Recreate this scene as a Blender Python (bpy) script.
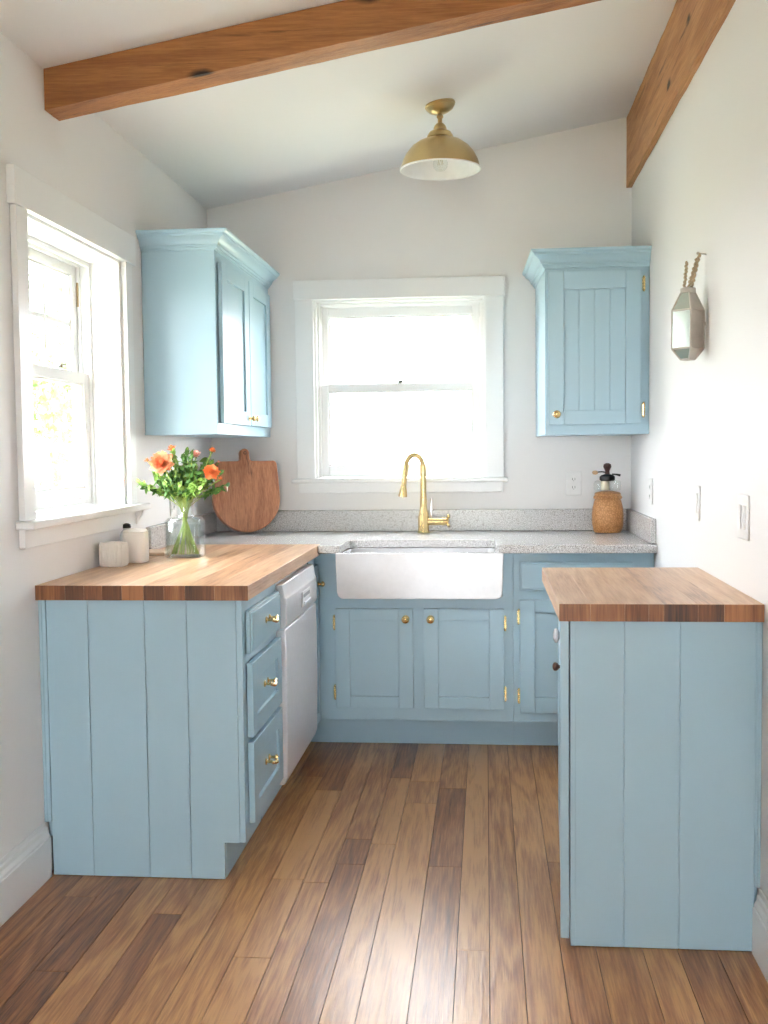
import bpy, bmesh, math, random
from mathutils import Matrix, Vector, Euler, noise as mnoise
random.seed(7)
D = bpy.data
for o in list(D.objects): D.objects.remove(o, do_unlink=True)
SC = bpy.context.scene
COL = SC.collection
R = math.radians

# ------------------------------------------------------------------ camera
cd = D.cameras.new('camera'); cam = D.objects.new('camera', cd); COL.objects.link(cam)
cd.sensor_fit = 'HORIZONTAL'; cd.sensor_width = 36; cd.lens = 1071.26 * 36 / 768
cd.clip_start = .05; cd.clip_end = 200
ax = Vector((0.9954869, 0.0942802, -0.0108186)); ay = Vector((0.0053179, 0.0584006, 0.9982791))
az = ax.cross(ay).normalized(); ay = az.cross(ax).normalized()
mw = Matrix((ax, ay, az)).transposed().to_4x4(); mw.translation = (0, 0, 1.3092)
cam.matrix_world = mw
SC.camera = cam

# ------------------------------------------------------------------ light
SKY, EXPO = 17.0, 0.48
w = D.worlds.new('overcast_sky'); SC.world = w; w.use_nodes = True
bg = w.node_tree.nodes['Background']; bg.inputs[0].default_value = (.93, .965, 1, 1); bg.inputs[1].default_value = SKY
def area(name, loc, rot, sx, sy, power, col):
    l = D.lights.new(name, 'AREA'); l.shape = 'RECTANGLE'; l.size = sx; l.size_y = sy; l.energy = power; l.color = col
    o = D.objects.new(name, l); COL.objects.link(o); o.location = loc; o.rotation_euler = rot
    return o
SC.view_settings.view_transform = 'Standard'; SC.view_settings.look = 'None'
SC.view_settings.gamma = 1; SC.view_settings.use_curve_mapping = False
SC.view_settings.exposure = EXPO

# ------------------------------------------------------------------ room numbers
XL, XR, YB, YF = -1.368, .70, 5.274, -7.0
def ceil_z(x): return 2.509 + .1795 * (x - XL)

# ------------------------------------------------------------------ materials
def srgb(r, g, b):
    f = lambda c: (c/255/12.92) if c/255 <= .04045 else ((c/255 + .055)/1.055)**2.4
    return (f(r), f(g), f(b), 1)
class NT:
    def __init__(s, name):
        s.m = D.materials.new(name); s.m.use_nodes = True; s.t = s.m.node_tree; s.n = s.t.nodes; s.l = s.t.links
        s.b = s.n['Principled BSDF']; s.out = s.n['Material Output']
    def node(s, t, **k):
        n = s.n.new(t)
        for a, v in k.items():
            if a.startswith('i_'): n.inputs[int(a[2:])].default_value = v
            else: setattr(n, a, v)
        return n
    def link(s, a, b): s.l.new(a, b)
    def math(s, op, a, b=None, c=None):
        n = s.n.new('ShaderNodeMath'); n.operation = op
        for i, v in enumerate((a, b, c)):
            if v is None: continue
            if isinstance(v, (int, float)): n.inputs[i].default_value = v
            else: s.l.new(v, n.inputs[i])
        return n.outputs[0]
    def coords(s, scale=(1, 1, 1), off=None):
        tc = s.n.new('ShaderNodeTexCoord'); mp = s.n.new('ShaderNodeMapping'); mp.inputs['Scale'].default_value = scale
        s.l.new(tc.outputs['Object'], mp.inputs[0])
        if off is not None:
            cb = s.n.new('ShaderNodeCombineXYZ')
            for i in range(3): s.l.new(off, cb.inputs[i])
            s.l.new(cb.outputs[0], mp.inputs['Location'])
        return mp.outputs[0]
    def noise(s, vec, scale=1, detail=3, rough=.5, dist=0):
        n = s.n.new('ShaderNodeTexNoise'); s.l.new(vec, n.inputs['Vector'])
        n.inputs['Scale'].default_value = scale; n.inputs['Detail'].default_value = detail
        n.inputs['Roughness'].default_value = rough; n.inputs['Distortion'].default_value = dist
        return n.outputs[0]
    def ramp(s, fac, stops, interp='LINEAR'):
        n = s.n.new('ShaderNodeValToRGB'); s.l.new(fac, n.inputs[0]); n.color_ramp.interpolation = interp
        e = n.color_ramp.elements
        while len(e) < len(stops): e.new(.5)
        for k, (p, c) in zip(e, stops): k.position = p; k.color = c
        return n.outputs[0]
    def mix(s, fac, a, b, mode='MIX'):
        n = s.n.new('ShaderNodeMix'); n.data_type = 'RGBA'; n.blend_type = mode
        for idx, v in ((0, fac), (6, a), (7, b)):
            if isinstance(v, (int, float)): n.inputs[idx].default_value = v
            elif isinstance(v, tuple): n.inputs[idx].default_value = v
            else: s.l.new(v, n.inputs[idx])
        return n.outputs[2]
    def bump(s, h, strength=.2, dist=.002):
        n = s.n.new('ShaderNodeBump'); n.inputs['Strength'].default_value = strength; n.inputs['Distance'].default_value = dist
        s.l.new(h, n.inputs['Height']); s.l.new(n.outputs[0], s.b.inputs['Normal'])
    def set(s, **k):
        for a, v in k.items():
            a = a.replace('_', ' ')
            if isinstance(v, (int, float, tuple)): s.b.inputs[a].default_value = v
            else: s.l.new(v, s.b.inputs[a])
        return s.m
def paint(name, col, rough=.5, var=.04, bump=.05, scale=3, coat=0):
    t = NT(name); n = t.noise(t.coords(), scale, 4)
    c2 = tuple(max(0, x*(1-var*2)) for x in col[:3]) + (1,)
    t.bump(t.noise(t.coords(), 220, 2), bump, .001)
    return t.set(Base_Color=t.mix(n, col, c2), Roughness=rough, Coat_Weight=coat)
def plain(name, col, rough=.5, metal=0, **k):
    t = NT(name); n = t.noise(t.coords(), 40, 3)
    c2 = tuple(x*.9 for x in col[:3]) + (1,)
    return t.set(Base_Color=t.mix(n, col, c2), Roughness=rough, Metallic=metal, **k)
def glassy(name, tint=(1, 1, 1, 1), refl=1.45, rough=.0):
    t = NT(name); t.n.remove(t.b)
    tr = t.node('ShaderNodeBsdfTransparent'); tr.inputs[0].default_value = tint
    gl = t.node('ShaderNodeBsdfGlossy'); gl.inputs['Roughness'].default_value = rough
    lw = t.node('ShaderNodeLayerWeight'); lw.inputs[0].default_value = .5; f0 = ((refl-1)/(refl+1))**2
    fr = t.math('MULTIPLY_ADD', t.math('POWER', lw.outputs['Facing'], 5.0), 1-f0, f0)
    mx = t.node('ShaderNodeMixShader'); t.link(fr, mx.inputs[0]); t.link(tr.outputs[0], mx.inputs[1]); t.link(gl.outputs[0], mx.inputs[2])
    t.link(mx.outputs[0], t.out.inputs[0]); return t.m
def attr(t, name):
    n = t.n.new('ShaderNodeAttribute'); n.attribute_name = name; return n.outputs['Fac']
def grain(name, axis, light, mid, dark, rough, ringk=26, bump=.25, coat=0, use_attr=True, knots=0, tonevar=.5, dust=0):
    """long-grained wood; axis = direction of the grain"""
    t = NT(name)
    ai = 'XYZ'.index(axis)
    def sc(across, along): return tuple(along if i == ai else across for i in range(3))
    seed = t.math('MULTIPLY', attr(t, 'seed'), 37.0) if use_attr else None
    n1 = t.noise(t.coords(sc(9, .9), seed), 1, 2, .5, .6)
    rings = t.math('SINE', t.math('MULTIPLY', n1, ringk))
    rings = t.math('MULTIPLY_ADD', rings, .5, .5)
    fib = t.noise(t.coords(sc(170, 7), seed), 1, 4, .65)
    blot = t.noise(t.coords(sc(8, 1.6), seed), 1, 2, .5)
    f = t.math('ADD', t.math('MULTIPLY', rings, .26), t.math('MULTIPLY', fib, 1.15))
    f = t.math('ADD', f, t.math('MULTIPLY', blot, .40))
    f = t.math('SUBTRACT', f, .60)
    if use_attr: f = t.math('ADD', f, t.math('MULTIPLY_ADD', attr(t, 'tone'), tonevar*2, -tonevar))
    c = t.ramp(f, [(0, light), (.5, mid), (1, dark)])
    if knots:
        v = t.n.new('ShaderNodeTexVoronoi'); t.link(t.coords(sc(knots, knots*.42)), v.inputs['Vector']); v.inputs['Scale'].default_value = 1
        dk = t.noise(t.coords(sc(30, 12)), 1, 3)
        k = t.math('ADD', v.outputs['Distance'], t.math('MULTIPLY', dk, .12))
        c = t.mix(t.ramp(k, [(.10, (1, 1, 1, 1)), (.17, (0, 0, 0, 1))]), c, tuple(x*.22 for x in dark[:3]) + (1,))
        cr = t.noise(t.coords(sc(26, 1.3)), 1, 5, .7)
        c = t.mix(t.ramp(cr, [(.60, (0, 0, 0, 1)), (.70, (.75, .75, .75, 1))]), c, tuple(x*.5 for x in dark[:3]) + (1,))
    t.bump(t.math('ADD', fib, t.math('MULTIPLY', rings, .5)), bump, .0015)
    rr = t.math('MULTIPLY_ADD', blot, .16, rough - .08)
    return t.set(Base_Color=c, Roughness=rr, Coat_Weight=coat, Coat_Roughness=.22)

M = {}
M['wall'] = paint('wall_paint', srgb(240, 238, 237), .6, .008, .08)
M['ceil'] = paint('ceiling_paint', srgb(238, 237, 237), .8, .008, .05)
M['trim'] = paint('white_trim_paint', srgb(244, 244, 244), .28, .01, .03)
M['blue'] = paint('pale_blue_cabinet_paint', srgb(172, 203, 219), .30, .03, .10)
M['blue2'] = M['blue']
M['inside'] = plain('dark_gap', srgb(60, 70, 75), .8)
M['brass'] = plain('brushed_brass', srgb(230, 206, 150), .24, 1)
M['brass_lamp'] = plain('satin_brass', srgb(206, 182, 134), .34, 1)
M['porcelain'] = plain('white_fireclay', srgb(240, 240, 244), .12, 0, Coat_Weight=.6)
M['enamel'] = plain('white_appliance_enamel', srgb(247, 246, 252), .3)
M['plate'] = plain('white_plastic', srgb(245, 244, 243), .3)
M['slot'] = plain('dark_slot', srgb(70, 68, 66), .6)
M['pane'] = glassy('window_glass')
M['vase'] = glassy('clear_vase_glass', (.965, .985, .98, 1), 1.7, .01)
M['water'] = glassy('still_water', (.95, .98, .965, 1), 1.25)
M['floor'] = grain('oak_floor_boards', 'Y', srgb(210, 156, 98), srgb(160, 104, 60), srgb(80, 46, 28), .335, 40, .35, .18, tonevar=.52)
M['sub'] = plain('floor_gap', srgb(50, 32, 22), .8)
M['beam_x'] = grain('rough_beam_wood', 'X', srgb(182, 122, 68), srgb(146, 90, 46), srgb(76, 43, 23), .6, 20, 1.0, 0, False, 5.0)
M['beam_y'] = grain('rough_beam_wood_side', 'Y', srgb(200, 148, 98), srgb(168, 114, 68), srgb(92, 54, 30), .6, 20, .9, 0, False, 5.0)
M['block'] = grain('butcher_block_top', 'Y', srgb(230, 192, 154), srgb(202, 154, 114), srgb(120, 76, 50), .34, 30, .1, .15, tonevar=.24)
M['blockend'] = grain('butcher_block_end', 'Z', srgb(172, 114, 70), srgb(118, 70, 40), srgb(56, 32, 20), .42, 26, .2, .1, tonevar=.46)
M['board'] = grain('walnut_board', 'Z', srgb(196, 136, 100), srgb(152, 94, 64), srgb(64, 36, 26), .36, 22, .2, .2, False, 7)
M['leaf'] = plain('leaf_green', srgb(84, 128, 56), .45)
M['leaf2'] = plain('leaf_bright', srgb(150, 190, 92), .45)
M['stem'] = plain('stem_green', srgb(150, 170, 70), .45)
M['petal'] = plain('peach_petal', srgb(255, 178, 134), .55)
M['petal2'] = plain('orange_petal', srgb(252, 156, 96), .55)
M['petal3'] = plain('pink_petal', srgb(246, 178, 160), .55)
M['black'] = plain('black_iron', srgb(30, 30, 32), .45)
M['darkwood'] = plain('dark_turned_wood', srgb(74, 42, 34), .35)
M['chrome'] = plain('chrome', srgb(225, 225, 225), .15, 1)
M['rope'] = plain('twisted_jute', srgb(190, 170, 140), .8)
M['tin'] = paint('weathered_zinc', srgb(206, 197, 186), .4, .2, .5, 30)
M['tree'] = plain('tree_leaves', srgb(140, 166, 98), .6)
M['bark'] = plain('bark', srgb(110, 90, 70), .8)
M['ground'] = paint('lawn_and_gravel', srgb(175, 178, 150), .9, .15, .1)
M['mirror'] = plain('antique_mirror', srgb(225, 235, 232), .08, 1)
# granite
t = NT('speckled_granite')
s1 = t.noise(t.coords(), 260, 2, .6); s2 = t.noise(t.coords(), 110, 2, .6)
c = t.ramp(s1, [(.36, srgb(128, 124, 122)), (.44, srgb(196, 193, 192)), (.58, srgb(222, 220, 219)), (.68, srgb(243, 241, 240))])
c = t.mix(t.ramp(s2, [(.58, (0, 0, 0, 1)), (.66, (.5, .5, .5, 1))]), c, srgb(140, 128, 120))
M['granite'] = t.set(Base_Color=c, Roughness=.22)
# terracotta / woven jar
t = NT('tan_crackled_stoneware')
v = t.n.new('ShaderNodeTexVoronoi'); t.link(t.coords(), v.inputs['Vector']); v.inputs['Scale'].default_value = 130
c = t.ramp(v.outputs['Distance'], [(.1, srgb(214, 160, 104)), (.7, srgb(176, 120, 70))])
t.bump(v.outputs['Distance'], .5, .002)
M['stoneware'] = t.set(Base_Color=c, Roughness=.35)
# ribbed white pottery
M['pottery'] = paint('matte_white_pottery', srgb(244, 240, 234), .5, .05, .6, 20)

# ------------------------------------------------------------------ mesh helper
class MB:
    def __init__(s, mat=None): s.bm = bmesh.new(); s.M = mat or Matrix(); s.attrs = None
    def _add(s, verts):
        for v in verts: v.co = s.M @ v.co
    def box(s, x0, y0, z0, x1, y1, z1):
        P = [(x, y, z) for z in (z0, z1) for y in (y0, y1) for x in (x0, x1)]
        v = [s.bm.verts.new(s.M @ Vector(p)) for p in P]
        fs = []
        for f in ((0, 2, 3, 1), (4, 5, 7, 6), (0, 1, 5, 4), (2, 6, 7, 3), (0, 4, 6, 2), (1, 3, 7, 5)):
            fs.append(s.bm.faces.new([v[i] for i in f]))
        return fs
    def prism(s, poly, a0, a1, axis='Z'):
        def P(p, a):
            if axis == 'Z': return Vector((p[0], p[1], a))
            if axis == 'Y': return Vector((p[0], a, p[1]))
            return Vector((a, p[0], p[1]))
        A = [s.bm.verts.new(s.M @ P(p, a0)) for p in poly]; B = [s.bm.verts.new(s.M @ P(p, a1)) for p in poly]
        n = len(poly); fs = [s.bm.faces.new(A), s.bm.faces.new(B[::-1])]
        for i in range(n):
            j = (i+1) % n; fs.append(s.bm.faces.new([A[i], B[i], B[j], A[j]]))
        return fs
    def lathe(s, prof, c=(0, 0, 0), seg=32, mat=None, sq=None):
        """profile (r, z) about local Z; sq = superellipse exponent"""
        L = s.M @ (Matrix.Translation(c) @ (mat or Matrix()))
        rings = []
        for r, z in prof:
            if r < 1e-6: rings.append([s.bm.verts.new(L @ Vector((0, 0, z)))]); continue
            ring = []
            for i in range(seg):
                a = 2*math.pi*i/seg; ca, sa = math.cos(a), math.sin(a); k = 1
                if sq: k = (abs(ca)**sq + abs(sa)**sq)**(-1/sq)
                ring.append(s.bm.verts.new(L @ Vector((r*k*ca, r*k*sa, z))))
            rings.append(ring)
        for A, B in zip(rings, rings[1:]):
            if len(A) == 1 and len(B) == 1: continue
            if len(A) == 1: [s.bm.faces.new([A[0], B[i], B[(i+1) % seg]]) for i in range(seg)]
            elif len(B) == 1: [s.bm.faces.new([A[i], B[0], A[(i+1) % seg]]) for i in range(seg)]
            else: [s.bm.faces.new([A[i], B[i], B[(i+1) % seg], A[(i+1) % seg]]) for i in range(seg)]
    def cyl(s, p0, p1, r0, r1=None, seg=20): s.tube([p0, p1], [r0, r1 if r1 is not None else r0], seg)
    def tube(s, pts, r, seg=12, caps=True):
        pts = [Vector(p) for p in pts]; n = len(pts)
        rs = r if isinstance(r, (list, tuple)) else [r]*n
        up = None; rings = []
        for i, p in enumerate(pts):
            d = (pts[min(i+1, n-1)] - pts[max(i-1, 0)]).normalized()
            if up is None: up = Vector((0, 0, 1)) if abs(d.z) < .9 else Vector((1, 0, 0))
            u = (up - d*up.dot(d)).normalized(); up = u; v = d.cross(u)
            rings.append([s.bm.verts.new(s.M @ (p + (u*math.cos(2*math.pi*k/seg) + v*math.sin(2*math.pi*k/seg))*rs[i])) for k in range(seg)])
        for A, B in zip(rings, rings[1:]):
            for i in range(seg): s.bm.faces.new([A[i], A[(i+1) % seg], B[(i+1) % seg], B[i]])
        if caps: s.bm.faces.new(rings[0][::-1]); s.bm.faces.new(rings[-1])
    def sphere(s, c, r, sx=1, sy=1, sz=1, seg=16):
        prof = [(r*math.sin(math.pi*i/10), -r*math.cos(math.pi*i/10)*sz) for i in range(11)]
        prof[0] = (0, prof[0][1]); prof[-1] = (0, prof[-1][1])
        s.lathe(prof, c, seg, Matrix.Diagonal((sx, sy, 1, 1)))
    def quad(s, pts):
        return s.bm.faces.new([s.bm.verts.new(s.M @ Vector(p)) for p in pts])
    def build(s, name, mat, parent=None, origin=None, bevel=0, smooth=True, seg=2, angle=35, mats=None, label=None):
        root = parent
        while root is not None and root.parent is not None: root = root.parent
        o0 = Vector(root.location) if root is not None else Vector(origin or (0, 0, 0))
        for v in s.bm.verts: v.co -= o0
        bmesh.ops.recalc_face_normals(s.bm, faces=s.bm.faces)
        me = D.meshes.new(name); s.bm.to_mesh(me); s.bm.free()
        for m_ in (mats or [mat]): me.materials.append(m_)
        if smooth:
            me.polygons.foreach_set('use_smooth', [True]*len(me.polygons)); me.set_sharp_from_angle(angle=R(angle))
        o = D.objects.new(name, me); COL.objects.link(o)
        if parent is None: o.location = o0
        else: o.parent = parent
        if bevel:
            b = o.modifiers.new('bevel', 'BEVEL'); b.width = bevel; b.segments = seg; b.limit_method = 'ANGLE'; b.angle_limit = R(40)
            b.harden_normals = False
        if label: o['label'] = label
        return o
def thing(name, label, cat, loc=(0, 0, 0), group=None):
    o = D.objects.new(name, None); COL.objects.link(o); o.location = loc; o.empty_display_size = .05
    o['label'] = label; o['category'] = cat
    if group: o['group'] = group
    return o
def tag(o, label, cat, group=None):
    o['label'] = label; o['category'] = cat
    if group: o['group'] = group
    return o
def struct(o): o['kind'] = 'structure'; return o
def T(x, y, z, rz=0): return Matrix.Translation((x, y, z)) @ Matrix.Rotation(rz, 4, 'Z')
def set_attrs(o, tones, seeds):
    a = o.data.attributes.new('tone', 'FLOAT', 'FACE'); b = o.data.attributes.new('seed', 'FLOAT', 'FACE')
    a.data.foreach_set('value', tones); b.data.foreach_set('value', seeds)

# ================================================================== STRUCTURE
# floor: one mesh of boards with their own tones, on a dark bed
def add_floor():
    xs = [-1.366, -1.25, -1.15, -1.055, -.95, -.865, -.765, -.66, -.56, -.48, -.388, -.305, -.187, -.082, .003, .089, .188, .28, .40, .49, .59, .698]
    seg = {0: [(9, .72)], 1: [(3.0, .80), (9, .6)], 2: [(2.55, .92), (9, .8)], 3: [(9, .42)], 4: [(2.9, .75), (9, .6)], 5: [(9, .42)],
           6: [(2.2, .3), (4.2, .40), (9, .7)], 7: [(2.66, .30), (3.17, .32), (4.03, .26), (9, .66)], 8: [(3.15, .46), (4.9, .40), (9, .5)],
           9: [(3.30, .68), (3.52, .78), (9, .52)], 10: [(2.0, .4), (3.48, .36), (4.2, .34), (9, .82)], 11: [(3.9, .27), (4.16, .4), (9, .30)],
           12: [(2.0, .3), (3.3, .62), (4.08, .70), (9, .5)], 13: [(2.74, .34), (9, .24)], 14: [(9, .42)], 15: [(9, .36)],
           16: [(3.36, .62), (9, .33)], 17: [(9, .48)], 18: [(9, .36)], 19: [(9, .62)], 20: [(9, .5)]}
    m = MB(); tones = []; seeds = []
    rnd = random.Random(3)
    g = .0009
    for i in range(len(xs)-1):
        y = YF
        js = []
        yy = YF + rnd.uniform(.3, 1.2)
        first = seg[i][0][0]
        while yy < min(1.9, first - .4): js.append((yy, rnd.uniform(.2, .8))); yy += rnd.uniform(.7, 1.3)
        js += seg[i]
        for (y1, tn) in js:
            y1 = min(y1, YB - .01)
            if y1 - y < .02: continue
            m.box(xs[i]+g, y+g, -.012, xs[i+1]-g, y1-g, 0)
            sd = rnd.random()
            tones += [tn]*6; seeds += [sd]*6
            y = y1
    n = len(tones)
    m.box(XL-.3, YF, -.05, XR+.2, YB+.15, -.0125)
    me_t = tones + [.5]*6; me_s = seeds + [.5]*6
    o = m.build('floor', None, mats=[M['floor'], M['sub']], smooth=False)
    for p in o.data.polygons: p.material_index = 1 if p.index >= n else 0
    set_attrs(o, me_t, me_s); struct(o)
add_floor()

# ceiling slab sloping up to the right
m = MB(); m.prism([(XL-.25, ceil_z(XL-.25)), (XR+.2, ceil_z(XR+.2)), (XR+.2, ceil_z(XR+.2)+.15), (XL-.25, ceil_z(XL-.25)+.15)], YF, YB+.15, 'Y')
struct(m.build('ceiling', M['ceil'], smooth=False))
# left wall with window hole
WY0, WY1, WZ0, WZ1 = 3.112, 3.978, 1.113, 2.040
m = MB(); X0 = XL - .20
m.box(X0, YF, -.01, XL, WY0, ceil_z(XL)+.001); m.box(X0, WY1, -.01, XL, YB, ceil_z(XL)+.001)
m.box(X0, WY0, -.01, XL, WY1, WZ0); m.box(X0, WY0, WZ1, XL, WY1, ceil_z(XL)+.001)
struct(m.build('wall_left', M['wall'], smooth=False))
# back wall with window hole
BX0, BX1, BZ0, BZ1 = -.845, .003, 1.172, 2.053
m = MB()
def gable(x0, x1, z0): m.prism([(x0, z0), (x1, z0), (x1, ceil_z(x1)+.01), (x0, ceil_z(x0)+.01)], YB, YB+.15, 'Y')
gable(XL-.2, BX0, -.01); gable(BX1, XR+.2, -.01); gable(BX0, BX1, BZ1); m.box(BX0, YB, -.01, BX1, YB+.15, BZ0)
struct(m.build('wall_back', M['wall'], smooth=False))
RY0, RY1, RZ0, RZ1 = .2, .85, 1.05, 2.0      # added opening in the right wall, out of view, for extra daylight
m = MB(); zt_ = ceil_z(XR)+.03
m.box(XR, YF, -.01, XR+.2, RY0, zt_); m.box(XR, RY1, -.01, XR+.2, YB, zt_); m.box(XR, RY0, -.01, XR+.2, RY1, RZ0); m.box(XR, RY0, RZ1, XR+.2, RY1, zt_)
struct(m.build('wall_right', M['wall'], smooth=False))
# unseen wall behind the camera; its wide opening is added to let daylight in
m = MB(); m.box(XL-.2, YF-.15, -.01, -1.15, YF, 3.2); m.box(.35, YF-.15, -.01, XR+.2, YF, 3.2); m.box(-1.15, YF-.15, 2.3, .35, YF, 3.2)
struct(m.build('wall_front', M['wall'], smooth=False))
# baseboards
def baseboard(name, x, sgn, y0, y1):
    m = MB(); s = sgn
    prof = [(x, 0), (x+s*.021, 0), (x+s*.021, .122), (x+s*.017, .124), (x+s*.017, .132), (x+s*.011, .142), (x+s*.011, .154), (x+s*.005, .157), (x+s*.004, .170), (x, .171)]
    m.prism(prof if s > 0 else prof[::-1], y0, y1, 'Y'); struct(m.build(name, M['trim'], bevel=.0006, smooth=False))
baseboard('baseboard_left', XL+.0005, 1, YF, 3.142); baseboard('baseboard_right', XR-.0005, -1, YF, 2.776)
# added cased window, unseen beside the camera, to brighten the left cabinets
added_win3 = D.objects.new('added_window_3', None); COL.objects.link(added_win3); added_win3.location = (XR, .25, RZ0); added_win3['kind'] = 'structure'
for (a, c, b, d) in ((RY0-.09, RZ0, RY0, RZ1), (RY1, RZ0, RY1+.09, RZ1), (RY0-.10, RZ1, RY1+.10, RZ1+.1), (RY0-.10, RZ0-.03, RY1+.10, RZ0)):
    m = MB(); m.box(XR-.02, a, c, XR-.0005, b, d); m.build('casing', M['trim'], added_win3, bevel=.002)
m = MB(); m.box(XR+.10, RY0+.001, (RZ0+RZ1)/2-.02, XR+.14, RY1-.001, (RZ0+RZ1)/2+.02)
for z_ in (RZ0, RZ1-.05): m.box(XR+.10, RY0+.001, z_, XR+.14, RY1-.001, z_+.05)
for y_ in (RY0, RY1-.05): m.box(XR+.10, y_+.001, RZ0+.05, XR+.14, y_+.049, RZ1-.05)
m.build('sash', M['trim'], added_win3, bevel=.002)
m = MB(); m.box(XR+.118, RY0+.01, RZ0+.01, XR+.122, RY1-.01, RZ1-.01); m.build('glass_pane', M['pane'], added_win3, smooth=False)
# outside ground
m = MB(); m.box(-40, -40, -.42, 40, 60, -.40); struct(m.build('ground', M['ground'], smooth=False))

# ---- windows
def sash(root, name, F, w, h, st, rb, rt, th, muntins=None, y=0):
    """sash in local frame F: x along width, outward (room) = -y, z up"""
    m = MB(F)
    m.box(0, y, 0, st, y+th, h); m.box(w-st, y, 0, w, y+th, h)
    m.box(st, y, 0, w-st, y+th, rb); m.box(st, y, h-rt, w-st, y+th, h)
    s = m.build(name, M['trim'], root, bevel=.003)
    # inner glazing bead
    m = MB(F); b = .008
    for (a0, c0, a1, c1) in ((st, rb, st+b, h-rt), (w-st-b, rb, w-st, h-rt), (st+b, rb, w-st-b, rb+b), (st+b, h-rt-b, w-st-b, h-rt)):
        m.box(a0, y+.008, c0, a1, y+th-.008, c1)
    m.build('glazing_bead', M['trim'], s, bevel=.002)
    m = MB(F); m.box(st-.004, y+th/2-.002, rb-.004, w-st+.004, y+th/2+.002, h-rt+.004)
    m.build('glass_pane', M['pane'], s, smooth=False)
    if muntins:
        nx, nz = muntins; m = MB(F)
        for i in range(1, nx): x = st + (w-2*st)*i/nx; m.box(x-.009, y+.006, rb, x+.009, y+th-.004, h-rt)
        for i in range(1, nz): z = rb + (h-rb-rt)*i/nz; m.box(st, y+.0065, z-.009, w-st, y+th-.0045, z+.009)
        m.build('muntin', M['trim'], s, bevel=.003)
    return s
# left window: local x -> +Y world, room side (-y local) -> +X world
def left_frame(dx=0): return Matrix.Translation((XL+dx, 0, 0)) @ Matrix.Rotation(R(90), 4, 'Z')
win1 = D.objects.new('window_1', None); COL.objects.link(win1); win1.location = (XL, 3.58, WZ0); win1['kind'] = 'structure'
F = left_frame()
m = MB(F)   # casings (local x = world Y, local -y = into room)
m.box(3.028, -.020, 1.113, WY0-.004, -.0005, 2.031); m.build('side_casing', M['trim'], win1, bevel=.002)
m = MB(F); m.box(WY1+.004, -.020, 1.113, 4.052, -.0005, 2.031); m.build('side_casing', M['trim'], win1, bevel=.002)
m = MB(F); m.box(3.010, -.027, 2.031, 4.080, -.0005, 2.140); m.build('head_casing', M['trim'], win1, bevel=.002)
m = MB(F); m.box(3.0, -.062, 1.088, 4.090, -.0005, 1.113); m.box(WY0+.002, -.0006, 1.090, WY1-.002, .135, 1.1125+.002)
m.build('window_stool', M['trim'], win1, bevel=.005)
m = MB(F); m.box(3.025, -.020, 1.030, 4.055, -.0005, 1.0875); m.build('apron', M['trim'], win1, bevel=.002)
m = MB(F); m.prism([(-.021, 1.087), (-.052, 1.087), (-.044, 1.070), (-.030, 1.055), (-.026, 1.035), (-.021, 1.033)], 4.022, 4.040, 'X'); m.build('corbel', M['trim'], win1, bevel=.002)
m = MB(F)   # jamb lining
m.box(WY0+.0005, .001, WZ0, WY0+.018, .195, WZ1); m.box(WY1-.018, .001, WZ0, WY1-.0005, .195, WZ1)
m.box(WY0+.018, .001, WZ1-.018, WY1-.018, .195, WZ1-.0005)
m.build('jamb', M['trim'], win1, bevel=.002)
m = MB(F)   # inner stops/tracks
for y0 in (.112, .150):
    m.box(WY0+.018, y0, WZ0+.002, WY0+.032, y0+.012, WZ1-.018); m.box(WY1-.032, y0, WZ0+.002, WY1-.018, y0+.012, WZ1-.018)
    m.box(WY0+.032, y0, WZ1-.034, WY1-.032, y0+.012, WZ1-.018)
m.build('sash_stop', M['trim'], win1, bevel=.002)
sx0, sx1 = WY0+.020, WY1-.020
s = sash(win1, 'lower_sash', F @ Matrix.Translation((sx0, .124, WZ0+.006)), sx1-sx0, .490, .055, .062, .040, .026)
m = MB(F @ Matrix.Translation((3.78, .121, WZ0+.032))); m.tube([(-.025, 0, 0), (-.02, -.012, .004), (0, -.016, .006), (.02, -.012, .004), (.025, 0, 0)], .004, 8); m.build('sash_lift', M['chrome'], s)
m = MB(F @ Matrix.Translation((3.66, .121, WZ0+.497))); m.lathe([(0, 0), (.016, 0), (.014, .008), (0, .009)], seg=16); m.tube([(0, 0, .010), (.03, -.012, .014)], .004, 8); m.build('sash_lock', M['chrome'], s)
s = sash(win1, 'upper_sash', F @ Matrix.Translation((sx0, .163, WZ0+.455)), sx1-sx0, .450, .055, .040, .045, .026, (3, 2))
m = MB(F); m.cyl((3.950, .158, 1.86), (3.950, .158, 1.95), .006); m.build('sash_balance', plain('aged_metal', srgb(176, 150, 110), .5), win1)

win2 = D.objects.new('window_2', None); COL.objects.link(win2); win2.location = (-.42, YB, BZ0); win2['kind'] = 'structure'
F = Matrix.Translation((0, YB, 0))
for x0, x1 in ((-.932, BX0+.004), (BX1-.004, .088)):
    m = MB(F); m.box(x0, -.020, BZ0, x1, -.0005, BZ1-.004); m.build('side_casing', M['trim'], win2, bevel=.002)
m = MB(F); m.box(-.938, -.027, BZ1-.004, .096, -.0005, 2.143); m.build('head_casing', M['trim'], win2, bevel=.002)
m = MB(F); m.box(-.957, -.050, 1.150, .108, -.0005, BZ0); m.box(BX0+.001, -.001, 1.152, BX1-.001, .10, BZ0+.002); m.build('window_stool', M['trim'], win2, bevel=.005)
m = MB(F); m.box(-.925, -.018, 1.100, .083, -.0005, 1.1495); m.build('apron', M['trim'], win2, bevel=.002)
m = MB(F)
m.box(BX0+.0005, .001, BZ0+.002, BX0+.016, .148, BZ1); m.box(BX1-.016, .001, BZ0+.002, BX1-.0005, .148, BZ1); m.box(BX0+.016, .001, BZ1-.016, BX1-.016, .148, BZ1-.0005)
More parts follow.
